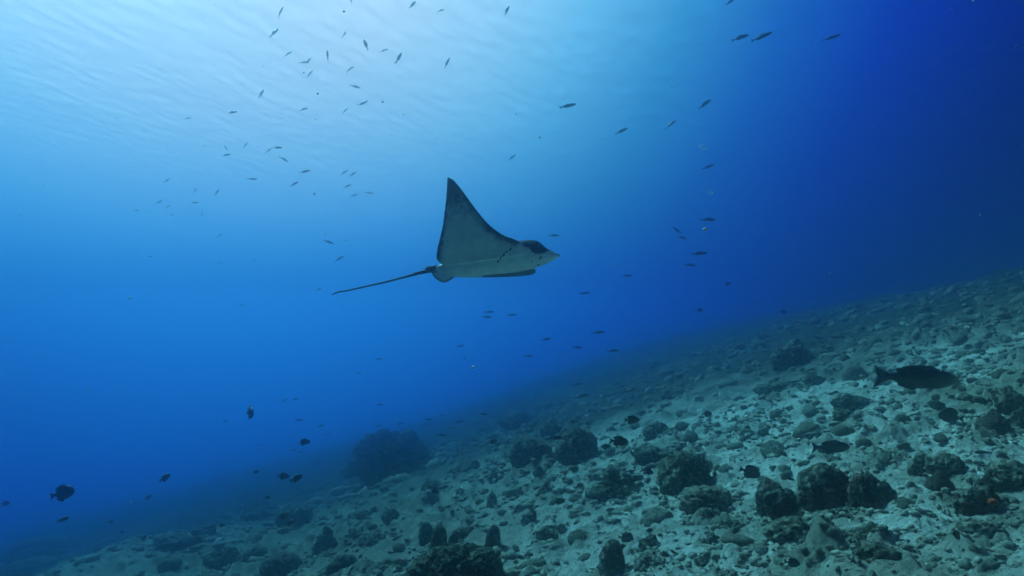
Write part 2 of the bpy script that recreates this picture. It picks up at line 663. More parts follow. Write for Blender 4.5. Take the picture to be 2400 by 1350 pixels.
R_ = rock
fore = R_(1072, 1436, 272, 128, 'fore', M_FORE, 'big black rough coral rock with pale crusted ridges cut by the bottom edge', 'the big black foreground rock', sub=6)
R_(1028, 1300, 46, 66, 'thumb', M_FORE, 'black thumb-shaped coral knob rising behind the big foreground rock', sub=5)
R_(1155, 1302, 42, 66, 'thumb', M_BROWN, 'narrow reddish brown stump behind the right shoulder of the foreground rock', 'the reddish brown stump')
R_(999, 1272, 38, 44, 'dome', M_ROCK, 'dark rounded stone half hidden behind the black thumb-shaped knob')
R_(1088, 1273, 76, 34, 'slab', M_ROCK, 'low dark mound between the black knob and the brown stump')
R_(1438, 1172, 134, 72, 'twin', M_ROCK, 'dark coral rock with two sharp peaks on pale sand', 'the twin-peaked rock', sub=5)
R_(1607, 1163, 132, 98, 'boulder', M_ROCK, 'large dark boulder with a rough pale flank and peaked right end', 'the large peaked boulder', sub=5)
R_(1538, 1092, 120, 40, 'lump', M_ROCK, 'low dark knobbly mound just behind the large peaked boulder', 'the knobbly mound behind the boulder')
R_(1659, 1208, 134, 56, 'boulder', M_PALE, 'lumpy grey-green coral rock in front of the large peaked boulder', 'the lumpy grey-green rock', sub=5)
R_(1657, 1236, 68, 38, 'dome', M_PALE, 'rounded stone with pale flat top in front of the grey-green rock', 'the pale-topped round stone')
R_(1711, 1247, 56, 22, 'slab', M_ROCK, 'small flat dark stone right of the pale-topped round stone')
R_(1661, 1332, 68, 28, 'slab', M_ROCK, 'dark wedge-shaped slab lying on bright sand near the bottom edge', 'the dark wedge slab')
R_(1671, 1288, 38, 32, 'lump', M_ROCK, 'small dark bushy lump above the wedge-shaped slab')
R_(1434, 1366, 66, 88, 'thumb', M_RED, 'tall smooth black dome with purple tint at the bottom edge', 'the tall black dome', sub=5)
R_(1516, 1302, 52, 46, 'peak', M_ROCK, 'bluish dark rock with hooked peak behind the tall black dome', 'the hooked bluish rock')
R_(1524, 1352, 78, 42, 'lump', M_PALE, 'greenish rubble lump between the tall black dome and bright sand')
R_(1937, 1197, 128, 104, 'boulder', M_RED, 'biggest dark boulder on the right slope with deep red patches', 'the big red-patched boulder', sub=5)
R_(1828, 1214, 108, 78, 'lump', M_RED, 'dark red-tinted boulder touching the left of the big red-patched boulder', 'the left red-tinted boulder', sub=5)
R_(2046, 1208, 104, 92, 'lump', M_RED, 'broken lumpy boulder touching the right of the big red-patched boulder', 'the broken lumpy boulder', sub=5)
R_(1951, 1237, 64, 36, 'cone', M_RED, 'small dark triangular rock in front of the big red-patched boulder')
R_(1868, 1292, 148, 68, 'dome', M_PALE, 'broad mottled green-grey boulder with dark hollow under its front', 'the broad mottled boulder', sub=5)
R_(2040, 1294, 76, 64, 'peak', M_ROCK, 'bluish dark rock with notched peak right of the broad mottled boulder', 'the notched bluish rock')
R_(2068, 1352, 140, 64, 'lump', M_RED, 'dark jumbled rock with red tint at the bottom below the notched rock', 'the bottom jumbled rock', sub=5)
R_(2204, 1158, 60, 46, 'cone', M_BROWN, 'smooth brown cone-shaped stone on open sand', 'the smooth brown cone stone')
spng = R_(2290, 1208, 96, 72, 'peak', M_RED, 'dark rock with small orange sponge spot and long right toe', 'the orange-spotted rock', sub=5)
R_(2368, 1152, 112, 64, 'dome', M_ROCK, 'large smooth blue-black boulder at the right edge above the orange-spotted rock', 'the large blue-black boulder', sub=5)
R_(2216, 1113, 82, 44, 'slab', M_PALE, 'oblong stone with dusty pale top above the smooth brown cone', 'the dusty oblong stone')
R_(2167, 1092, 46, 24, 'slab', M_ROCK, 'flat dark stone leaning on the upper left of the dusty oblong stone')
R_(2146, 1118, 34, 28, 'dome', M_ROCK, 'small indigo round stone left of the dusty oblong stone')
R_(2328, 1017, 70, 48, 'cone', M_BROWN, 'dark cone-shaped rock with sloping right side near the right edge', 'the dark sloping cone rock')
R_(2372, 966, 76, 60, 'lump', M_ROCK, 'dark knobbly rock at the right edge above the sloping cone rock', 'the knobbly edge rock')
R_(2398, 1004, 50, 44, 'dome', M_ROCK, 'dark round rock cut by the right edge beside the sloping cone rock')
R_(1993, 962, 84, 38, 'slab', M_ROCK, 'dark double-humped oblong rock on the middle of the right slope', 'the double-humped oblong rock')
R_(1978, 986, 48, 26, 'dome', M_ROCK, 'low dark stone just under the double-humped oblong rock')
R_(2310, 1284, 108, 52, 'dome', M_PALE, 'blurred grey-green mound near the lower right corner', 'the grey-green corner mound')
R_(1856, 862, 96, 68, 'peak', M_ROCK, 'hazy dark block standing high on the far slope', 'the hazy dark block', sub=5)
R_(1910, 908, 54, 32, 'lump', M_ROCK, 'dark knobbly rock in front of the hazy dark block')
R_(1826, 926, 116, 32, 'slab', M_ROCK, 'long low dark ridge below the hazy dark block', 'the long low ridge')
R_(2225, 900, 40, 24, 'dome', M_ROCK, 'small rounded stone right of the large dark fish')
R_(905, 1130, 212, 118, 'bommie', M_ROCK, 'largest dark coral mound fading into blue water at the slope edge', 'the largest faded coral mound', cat='coral mound', name='coral_mound', sub=6)
R_(1217, 1006, 108, 40, 'lump', M_ROCK, 'far dark mound fading into blue above the middle reef', 'the far faded mound', cat='coral mound', name='coral_mound')
R_(1250, 1094, 118, 66, 'lump', M_ROCK, 'left half of the knobbly dark reef in the middle of the slope', 'the middle reef', sub=5)
R_(1352, 1084, 104, 76, 'boulder', M_ROCK, 'right half of the knobbly dark reef with pale-edged hollows', 'the reef right half', sub=5)
R_(1290, 1022, 50, 30, 'dome', M_ROCK, 'rounded hazy stone just above the knobbly middle reef')
R_(1536, 1032, 58, 42, 'peak', M_ROCK, 'dark squarish rock on pale sand above the knobbly mound', 'the dark squarish rock')
R_(1580, 938, 66, 30, 'lump', M_ROCK, 'faint dark rock near the upper edge of the slope', 'the faint upper rock')
R_(1093, 1114, 78, 32, 'lump', M_ROCK, 'low dark cluster of lumps left of the knobbly middle reef', 'the low lump cluster')
R_(1157, 1134, 30, 30, 'cone', M_ROCK, 'pointed dark stone below left of the knobbly middle reef')
R_(1264, 1120, 32, 26, 'cone', M_ROCK, 'pointed dark stone right in front of the knobbly middle reef')
R_(1279, 1164, 38, 32, 'cone', M_PALE, 'pale green cone-shaped stone left of the twin-peaked rock', 'the pale green cone stone')
R_(1239, 1239, 38, 40, 'peak', M_ROCK, 'dark squarish stone standing below the pale green cone stone', 'the dark standing stone')
R_(1221, 1213, 34, 26, 'dome', M_ROCK, 'dark round stone touching the top left of the standing squarish stone')
R_(1153, 1190, 26, 32, 'thumb', M_ROCK, 'short dark post-like stone standing alone on rubble', 'the post-like stone')
R_(1283, 1274, 56, 34, 'lump', M_ROCK, 'dark lumpy rock below the standing squarish stone', 'the lumpy rock below it')
R_(762, 1298, 58, 60, 'knob', M_ROCK, 'dark stump with a two-knobbed head on the left slope', 'the two-knobbed stump', sub=5)
R_(1012, 1158, 50, 30, 'dome', M_ROCK, 'dark hump below right of the largest faded coral mound', 'the hump below the coral mound')
R_(914, 1224, 42, 28, 'dome', M_ROCK, 'dark round boulder on the left slope above the holed mound')
R_(848, 1222, 48, 24, 'dome', M_ROCK, 'smooth dark dome left of the dark round boulder')
R_(872, 1284, 68, 32, 'dome', M_PALE, 'pale dusted mound with one dark hole near the two-knobbed stump', 'the pale holed mound')
R_(687, 1242, 86, 52, 'dome', M_ROCK, 'dark rounded mound on the left slope behind two brown fish', 'the mound behind the brown fish', sub=5)
R_(600, 1224, 74, 32, 'lump', M_ROCK, 'dark lumpy rock where the left slope meets open water', 'the lumpy rock at the drop-off')
R_(588, 1202, 34, 24, 'dome', M_ROCK, 'faint squarish stone at the drop-off above the lumpy rock')
R_(800, 1350, 78, 44, 'lump', M_FORE, 'jagged black rock at the bottom edge left of the foreground rock', 'the jagged black bottom rock', sub=5)
R_(658, 1352, 96, 48, 'slab', M_BROWN, 'flat dark brown rock at the bottom edge below the left slope', 'the flat brown bottom rock')
R_(520, 1334, 84, 44, 'peak', M_ROCK, 'dark ridge with upright horn near the bottom left', 'the horned ridge')
R_(598, 1314, 54, 28, 'slab', M_ROCK, 'dark oblong rock right of the horned ridge')
R_(100, 1322, 170, 52, 'dome', M_PALE, 'broad dim mound rising in the lower left corner', 'the broad dim corner mound', cat='coral mound', name='coral_mound', sub=5)
R_(412, 1296, 110, 34, 'lump', M_ROCK, 'dark row of lumps along the lower left drop-off', 'the lumps along the drop-off')
R_(476, 1262, 58, 30, 'lump', M_ROCK, 'dim stone pile at the edge of blue water on the left')
R_(66, 1354, 128, 38, 'lump', M_PALE, 'rough rock with pale crust in the bottom left corner', 'the rough corner rock', sub=5)

# orange sponge patch on the spotted rock
sv, sf = rock_shape(3, [(0, 0, 0, 1)], 77, .3, .1)
so = add('sponge_patch', mesh_np('sponge_patch', sv * np.array([.034, .03, .024]), sf), M_SPONGE, spng)
so.location = (.07, -.30, .13)

# ------------------------------------------------------------------ smaller stones, one object each
stone_meshes = []
for k in range(9):
    st = ['dome', 'slab', 'cone', 'peak', 'lump'][k % 5]
    V, Fc = rock_shape(3 if k < 6 else 2, SHAPES[st] or lumpy(500 + k, 7), 400 + k, .2, .07, 1.7)
    lo, hi = V.min(0), V.max(0)
    V = (V - (lo + hi) / 2) / (hi - lo)
    me = mesh_np('stone', V, Fc)
    me.materials.append(M_ROCK if k % 2 else M_PALE)
    stone_meshes.append(me)


def direction(dx, dy):
    a = math.degrees(math.atan2(-dy, dx)) % 360
    return ['right', 'upper right', 'top', 'upper left', 'left', 'lower left', 'bottom', 'lower right'][int((a + 22.5) // 45) % 8]


ORD = ['', 'second', 'third', 'fourth', 'fifth', 'sixth', 'seventh', 'eighth', 'ninth', 'tenth', 'eleventh', 'twelfth', 'thirteenth']


def place_stones():
    g = random.Random(5)
    got = []
    tries = 0
    while len(got) < 205 and tries < 30000:
        tries += 1
        y = g.uniform(4.2, 30)
        x = g.uniform(-.80, .80) * y
        if g.random() > (1.0 if y < 16 else .35):
            continue
        s = g.choice([.16, .2, .24, .3, .38]) * g.uniform(.8, 1.25) * (1 if y < 12 else 1.35)
        z = float(base_h(x, y))
        p = proj((x, y, z))
        if not p or not (5 < p[0] < 2395 and 600 < p[1] < 1345):
            continue
        wpx = s * F / y
        if wpx < 20:
            continue
        if any(abs(p[0] - q[0]) < (wpx + q[2]) * .55 and abs(p[1] - q[1]) < (wpx + q[2]) * .3 for q in got):
            continue
        if any(abs(p[0] - c[0]) < (wpx + c[2]) * .5 and abs(p[1] - c[1]) < (wpx * .5 + c[3]) * .55 for _, c, _ in ROCKS):
            continue
        got.append((p[0], p[1], wpx, x, y, z, s))
    marks = [(c, m) for _, c, m in ROCKS if m]
    groups = {}
    for q in got:
        c, m = min(marks, key=lambda t: math.hypot(q[0] - t[0][0], (q[1] - t[0][1]) * 1.4) - t[0][2] * .3)
        d = direction(q[0] - c[0], q[1] - c[1])
        groups.setdefault((m, d), []).append((math.hypot(q[0] - c[0], q[1] - c[1]), q))
    for (m, d), L in groups.items():
        L.sort(key=lambda t: t[0])
        for k, (_, q) in enumerate(L):
            px, py, wpx, x, y, z, s = q
            i = g.randrange(len(stone_meshes))
            o = bpy.data.objects.new('stone', stone_meshes[i])
            COL.objects.link(o)
            hgt = s * g.uniform(.45, .85)
            o.scale = (s, s * g.uniform(.7, 1), hgt)
            o.location = (x, y, z + hgt * .18)
            o.rotation_euler = (g.uniform(-.2, .2), -.25 + g.uniform(-.2, .2), g.uniform(0, 6.28))
            where = {'top': 'above', 'bottom': 'below', 'left': 'left of', 'right': 'right of', 'upper left': 'up and left of',
                     'upper right': 'up and right of', 'lower left': 'down and left of', 'lower right': 'down and right of'}[d]
            tone = 'dark' if i % 2 else 'grey'
            first = 'nearest' if k == 0 else ORD[k] + ' nearest' if k < len(ORD) else 'far one'
            o['label'] = f'small {tone} stone {where} {m}, {first}'
            o['category'] = 'stone'
            o['group'] = 'small stones scattered on the slope'


place_stones()


def build_rubble():
    g = np.random.default_rng(4)
    D, Fc = ico(1)
    Vs, Fs = [], []
    off = 0
    base = [D * (1 + .28 * fbm(D[:, 0] * 1.6 + k * 9, D[:, 1] * 1.6, D[:, 2] * 1.6, 2, k))[:, None] for k in range(12)]
    skirts = []
    for o, c, _ in ROCKS:
        wr = o.dimensions.x * .62
        for _k in range(26):
            a, rr = g.uniform(0, 6.283), wr * g.uniform(.7, 1.5)
            skirts.append((o.location.x + rr * math.cos(a), o.location.y + rr * math.sin(a), wr * g.uniform(.05, .22)))
    for (y0, y1, n, s0, s1) in ((3.6, 8, 8000, .012, .06), (8, 14, 8500, .022, .11), (14, 30, 4200, .06, .20)):
        y = np.sqrt(g.uniform(y0 * y0, y1 * y1, n))
        x = g.uniform(-.85, .85, n) * y
        keep = fbm(x * .33, y * .33, 0 * x, 3, 61) > g.uniform(-.6, .3, n)
        x, y = x[keep], y[keep]
        s = s0 + (s1 - s0) * g.uniform(0, 1, len(x)) ** 2.2
        if y0 < 4:
            sk = np.array(skirts)
            x, y, s = np.append(x, sk[:, 0]), np.append(y, sk[:, 1]), np.append(s, sk[:, 2])
        z, _ = ground_h(x, y)
        for k in range(len(x)):
            a = g.uniform(0, 6.283)
            c, sn = math.cos(a), math.sin(a)
            el = g.uniform(.28, .5) if k % 5 < 2 else g.uniform(.6, 1)
            B = base[k % 12] * s[k] * np.array([1.0 if el > .55 else 1.35, el, g.uniform(.35, .8) * (1 if el > .55 else .8)])
            P = np.stack([B[:, 0] * c - B[:, 1] * sn + x[k], B[:, 0] * sn + B[:, 1] * c + y[k], B[:, 2] + z[k] + s[k] * .15], 1)
            Vs.append(P)
            Fs.append(Fc + off)
            off += len(P)
    me = mesh_np('rubble', np.vstack(Vs), np.vstack(Fs))
    m = rock_mat('coral_rubble', (.03, .032, .024), (.19, .19, .14), (.52, .50, .40), scale=.7, pale_at=.53)
    tag(add('rubble', me, m), kind='stuff')


build_rubble()

# ------------------------------------------------------------------ the eagle ray
RAY_D = 4.4
U = RAY_D / F                    # metres per photograph pixel at the ray
RC = (1150, 560)


def rp(px, py, dep=0.0):
    """local point of the ray: across, depth and height in metres (dep in pixels, away from the camera)"""
    return Vector(((px - RC[0]) * U, dep * U, -(py - RC[1]) * U))


def loft(rings):
    V, Fc = [], []
    n = len(rings[0])
    for r in rings:
        V += r
    for i in range(len(rings) - 1):
        for j in range(n):
            k = (j + 1) % n
            Fc.append((i * n + j, i * n + k, (i + 1) * n + k, (i + 1) * n + j))
    Fc.append(tuple(range(n)))
    Fc.append(tuple(range((len(rings) - 1) * n, len(rings) * n)))
    return V, Fc


def catmull(P, n):
    P = [np.array(p, float) for p in P]
    P = [2 * P[0] - P[1]] + P + [2 * P[-1] - P[-2]]
    out = []
    for i in range(1, len(P) - 2):
        for k in range(n):
            t = k / n
            a, b, c, d = P[i - 1], P[i], P[i + 1], P[i + 2]
            out.append(.5 * (2 * b + (c - a) * t + (2 * a - 5 * b + 4 * c - d) * t * t + (3 * b - a - 3 * c + d) * t ** 3))
    out.append(P[-2])
    return out


# stations of a wing: leading edge x, y, depth; trailing edge x, y, depth; half thickness (pixels)
WING_NEAR = [
    (1240, 592, -12, 1040, 622, -4, 20), (1222, 572, -16, 1026, 611, -8, 15), (1205, 562, -20, 1024, 598, -11, 12), (1185, 555, -22, 1027, 580, -14, 10.5), (1165, 543, -22, 1032, 560, -15, 9),
    (1142, 523, -20, 1038, 535, -16, 7.5), (1117, 493, -15, 1042, 502, -12, 6), (1091, 456, -6, 1045, 466, -4, 4.5), (1067, 425, 8, 1046, 432, 9, 3.2),
    (1051, 412, 18, 1046, 414, 18, 2.2)]
WING_FAR = [
    (1248, 618, 20, 1062, 636, 20, 14), (1258, 633, 48, 1058, 645, 44, 8), (1253, 640, 74, 1050, 646, 70, 6), (1232, 637, 110, 1046, 640, 105, 5.5), (1200, 622, 150, 1044, 625, 145, 5),
    (1160, 596, 190, 1046, 600, 186, 4), (1115, 566, 225, 1050, 570, 222, 3), (1068, 540, 250, 1056, 543, 249, 2)]
BODY = [  # x, top, bottom, half depth, depth centre
    (1022, 623, 636, 7, 6), (1045, 614, 645, 20, 10), (1075, 600, 649, 34, 14), (1120, 585, 647, 46, 18), (1170, 573, 641, 52, 20), (1205, 565, 637, 50, 20), (1235, 561, 632, 46, 20),
    (1254, 562, 628, 42, 20), (1266, 567, 624, 37, 20), (1277, 577, 620, 31, 20), (1288, 584, 615, 26, 20), (1299, 589, 609, 20, 20), (1307, 593, 604, 13, 20), (1313, 596, 599, 5, 20)]


def wing(st):
    st = catmull(st, 4)
    nc = 15
    c = (1 - np.cos(np.linspace(0, math.pi, nc))) / 2
    le = [np.array(rp(*s[0:3])) for s in st]
    te = [np.array(rp(*s[3:6])) for s in st]
    rings = []
    for i, s in enumerate(st):
        j0, j1 = max(0, i - 1), min(len(st) - 1, i + 1)
        sp = (le[j1] + te[j1]) - (le[j0] + te[j0])
        n = np.cross(le[i] - te[i], sp)
        n /= np.linalg.norm(n) + 1e-9
        th = s[6] * U
        prof = th * (np.clip(4 * c * (1 - c), 0, 1) ** .55 * (1.15 - .5 * c) + .10)
        mid = [le[i] + (te[i] - le[i]) * t for t in c]
        up = [tuple(mid[k] + n * prof[k]) for k in range(nc)]
        dn = [tuple(mid[k] - n * prof[k]) for k in range(nc - 1, -1, -1)]
        rings.append(up + dn)
    return loft(rings)


def body_loft():
    rings = []
    for (x, t, b, rd, dc) in catmull(BODY, 3):
        ring = []
        for k in range(24):
            a = k / 24 * 2 * math.pi
            ring.append(tuple(rp(x, (t + b) / 2 - (b - t) / 2 * math.sin(a), dc * .75 + rd * .74 * math.cos(a))))
        rings.append(ring)
    return loft(rings)


def plate(poly, dep, th, slant=0.0):
    n = len(poly)
    V = [tuple(rp(x, y, dep + slant * (y - poly[0][1]) - th)) for x, y in poly] + [tuple(rp(x, y, dep + slant * (y - poly[0][1]) + th)) for x, y in poly]
    Fc = [tuple(range(n)), tuple(range(2 * n - 1, n - 1, -1))]
    Fc += [(i, (i + 1) % n, n + (i + 1) % n, n + i) for i in range(n)]
    return V, Fc


def tube(pts, rad, seg=10):
    rings = []
    for i, p in enumerate(pts):
        a = Vector(pts[max(0, i - 1)])
        b = Vector(pts[min(len(pts) - 1, i + 1)])
        t = (b - a).normalized()
        u = t.cross(Vector((0, 1, 0))).normalized()
        v = t.cross(u)
        rings.append([tuple(Vector(p) + (u * math.cos(k / seg * 6.2832) + v * math.sin(k / seg * 6.2832)) * rad[i]) for k in range(seg)])
    return loft(rings)


def join(parts):
    V, Fc = [], []
    for v, f in parts:
        o = len(V)
        V += list(v)
        Fc += [tuple(i + o for i in q) for q in f]
    return V, Fc


def polyd(px, py, line):
    """distance of points to a polyline, pixels"""
    best = np.full(len(px), 1e9)
    for (x0, y0), (x1, y1) in zip(line[:-1], line[1:]):
        dx, dy = x1 - x0, y1 - y0
        t = np.clip(((px - x0) * dx + (py - y0) * dy) / (dx * dx + dy * dy + 1e-9), 0, 1)
        best = np.minimum(best, np.hypot(px - x0 - t * dx, py - y0 - t * dy))
    return best


def build_ray():
    pelvic = [(1062, 632), (1072, 646), (1062, 653), (1052, 659), (1043, 663), (1036, 662), (1029, 659), (1023, 655), (1017, 650), (1013, 643), (1008, 637), (1022, 628)]
    pelvic2 = [(1060, 628), (1066, 642), (1050, 652), (1036, 655), (1024, 650), (1014, 640), (1020, 628)]
    dorsal = [(1022, 626), (1008, 622), (998, 624), (994, 630), (1004, 634), (1020, 634)]
    V, Fc = join([wing(WING_NEAR), wing(WING_FAR), body_loft(), plate(pelvic, 4, 2.6, -.15), plate(pelvic2, 26, 2.4, .2), plate(dorsal, 8, 2.2)])
    src = add('ray_source', mesh_py('ray_source', V, Fc))
    md = src.modifiers.new('union', 'REMESH')
    md.mode = 'VOXEL'
    md.voxel_size = .0052
    s2 = src.modifiers.new('soften', 'SMOOTH')
    s2.factor = .5
    s2.iterations = 7
    dg = bpy.context.evaluated_depsgraph_get()
    me0 = bpy.data.meshes.new_from_object(src.evaluated_get(dg))
    bpy.data.objects.remove(src)
    # whip tail rooted inside the body
    tl = [(1046, 630, 8), (1022, 632, 8), (1000, 635, 9), (950, 648, 12), (900, 661, 14), (850, 672, 16), (810, 681, 18), (790, 684, 18), (782, 687, 18), (773, 691, 18)]
    tp = catmull([(*p, r) for p, r in zip(tl, (8, 7, 5.0, 2.9, 2.4, 2.1, 1.9, 1.8, 1.7, 1.1))], 5)
    tv, tf = tube([rp(p[0], p[1], p[2]) for p in tp], [p[3] * U for p in tp])
    bm = bmesh.new()
    bm.from_mesh(me0)
    nb = [bm.verts.new(v) for v in tv]
    for f in tf:
        bm.faces.new([nb[i] for i in f])
    bm.normal_update()
    bmesh.ops.recalc_face_normals(bm, faces=bm.faces[:])
    me = bpy.data.meshes.new('eagle_ray')
    bm.to_mesh(me)
    bm.free()
    me.polygons.foreach_set('use_smooth', np.full(len(me.polygons), True))
    n = len(me.vertices)
    P = np.zeros(n * 3, np.float32)
    me.vertices.foreach_get('co', P)
    P = P.reshape(-1, 3)
    Nn = np.zeros(n * 3, np.float32)
    me.vertex_normals.foreach_get('vector', Nn)
    Nn = Nn.reshape(-1, 3)
    px, py, dep = P[:, 0] / U + RC[0], RC[1] - P[:, 2] / U, P[:, 1] / U
    le = [(s[0], s[1]) for s in WING_NEAR[2:]]
    te = [(s[3], s[4]) for s in WING_NEAR]
    dl, dt = polyd(px, py, le), polyd(px, py, te)
    nz = fbm(px * .05, py * .05, dep * .05, 4, 3, .62)
    nf = fbm(px * .16, py * .16, dep * .1, 3, 13, .6)
    wingz = sstep(600, 560, py)
    dark = sstep(26, 4, dl + 7 * nz + 7 * nf) * sstep(598, 570, py)
    dark = np.maximum(dark, sstep(3.5, 1.5, dl) * wingz)
    dark = np.maximum(dark, sstep(15, 2, dt + 5 * nz + 4 * nf) * sstep(622, 600, py))
    dark = np.maximum(dark, sstep(522, 440, py + 16 * nz + 26 * nf + (px - 1090) * .15))
    fx = np.interp(px, [1190, 1200, 1215, 1240, 1250, 1270, 1283, 1295, 1305, 1313], [556, 563, 573, 584, 596, 597, 588, 590, 594, 597])
    head = (px > 1192) & (py < 640)
    dark = np.maximum(dark, np.where(head, sstep(3, -3, py - fx + 5 * nz + 3 * nf), 0))
    dark = np.maximum(dark, np.where((px > 1306), sstep(1306, 1312, px), 0) * .8)
    dark = np.maximum(dark, sstep(-.02, .35, Nn[:, 1]))                       # back of the ray
    far = (dep > 58) & (py < 660) & (px > 1040)
    dark = np.maximum(dark, np.where(far, .72, 0))
    flap = (px > 1130) & (px < 1262) & (dep > 25)
    dark = np.maximum(dark, np.where(flap, .85 * sstep(-1, 2, py - (646 - (px - 1100) * 17 / 158)), 0))
    pel = (py > 636) & (px < 1075)
    dpe = polyd(px, py, [(1062, 653), (1043, 663), (1029, 659), (1017, 650), (1008, 637)])
    dark = np.maximum(dark, np.where(pel, sstep(7, 1, dpe + 2 * nf) * .75, 0))
    tailm = sstep(1034, 1016, px) * (py < 640 + .0 * px) * (dep > 0)
    dark = np.maximum(dark, np.where((px < 1012), 1, tailm * .85))
    fattr(me, 'dark', np.clip(dark, 0, 1))
    m, nt, b = newmat('ray_skin')
    at = node(nt, 'ShaderNodeAttribute', attribute_name='dark')
    pale = mix(nt, ramp(nt, noise(nt, 14, 6, .7), [(.35, g3(0)), (.65, g3(1))]), (.50, .54, .52), (.68, .71, .67))
    spot = ramp(nt, noise(nt, 60, 3, .6), [(.66, g3(0)), (.74, g3(.5))])
    dk = mix(nt, spot, (.014, .022, .042), (.05, .065, .085))
    nt.links.new(mix(nt, at.outputs['Fac'], pale, dk), b.inputs['Base Color'])
    b.inputs['Roughness'].default_value = .6
    b.inputs['Specular IOR Level'].default_value = .1
    bump(nt, b, noise(nt, 45, 3), .12, .01)
    loc = CR * ((RC[0] - 1200) * U) - CU * ((RC[1] - 675) * U) + CF * RAY_D
    o = add('eagle_ray', me, m, loc=loc)
    o.rotation_euler = (PITCH, 0, 0)
    tag(o, 'eagle ray swimming right with one dark wing raised, pale belly and long whip tail', 'ray')
    bvh = BVHTree.FromPolygons([v.co[:] for v in me.vertices], [p.vertices[:] for p in me.polygons])

    def skin(x, y):
        h = bvh.ray_cast(rp(x, y, -200), Vector((0, 1, 0)))
        return h[0] if h[0] is not None else rp(x, y, -20)

    D, Fi = ico(2)
    gm = mesh_np('gill_slit', D * np.array([2.0, 1.4, 4.3]) * U, Fi)
    for (x, y) in ((1168, 613), (1174.5, 606), (1181, 599.5), (1188, 592.5), (1196, 586)):
        g_ = add('gill_slit', gm, M_DARK, o, skin(x, y))
        g_.rotation_euler = (0, R(32), 0)
    mm = mesh_np('mouth', D * np.array([2.2, 1.6, 6]) * U, Fi)
    add('mouth', mm, M_DARK, o, skin(1266, 605)).rotation_euler = (0, R(38), 0)
    add('nostril', mesh_np('nostril', D * np.array([1.6, 1.4, 2.6]) * U, Fi), M_DARK, o, skin(1246, 613))
    add('nostril', mesh_np('nostril', D * np.array([2.2, 1.4, 2.4]) * U, Fi), M_DARK, o, skin(1261, 620))
    add('eye', mesh_np('eye', D * np.array([4.2, 3.2, 3.6]) * U, Fi), M_EYE, o, skin(1263, 578))
    sp = plain('spiracle_rim', (.30, .34, .36))
    add('spiracle', mesh_np('spiracle', D * np.array([5, 1.5, 1.8]) * U, Fi), sp, o, skin(1231, 567)).rotation_euler = (0, R(8), 0)
    for a, bq in (((1028, 622, 6), (1004, 625, 4)), ((1020, 625, 6), (984, 630.5, 3)), ((1006, 632, 7), (966, 639.5, 4))):
        v, f = tube([rp(*a), rp(*[(p + q) / 2 for p, q in zip(a, bq)]), rp(*bq)], [1.7 * U, 1.3 * U, .3 * U], 6)
        add('tail_spine', mesh_py('tail_spine', v, f), M_DARK, o)
    return o


build_ray()

# ------------------------------------------------------------------ fish
def fplate(poly, th=.006, y0=0.0, cant=0.0):
    n = len(poly)
    cx = poly[0]
    V = []
    for s in (-1, 1):
        for (x, z) in poly:
            V.append((x, y0 + s * th + cant * math.hypot(x - cx[0], z - cx[1]), z))
    Fc = [tuple(range(n)), tuple(range(2 * n - 1, n - 1, -1))] + [(i, (i + 1) % n, n + (i + 1) % n, n + i) for i in range(n)]
    return V, Fc


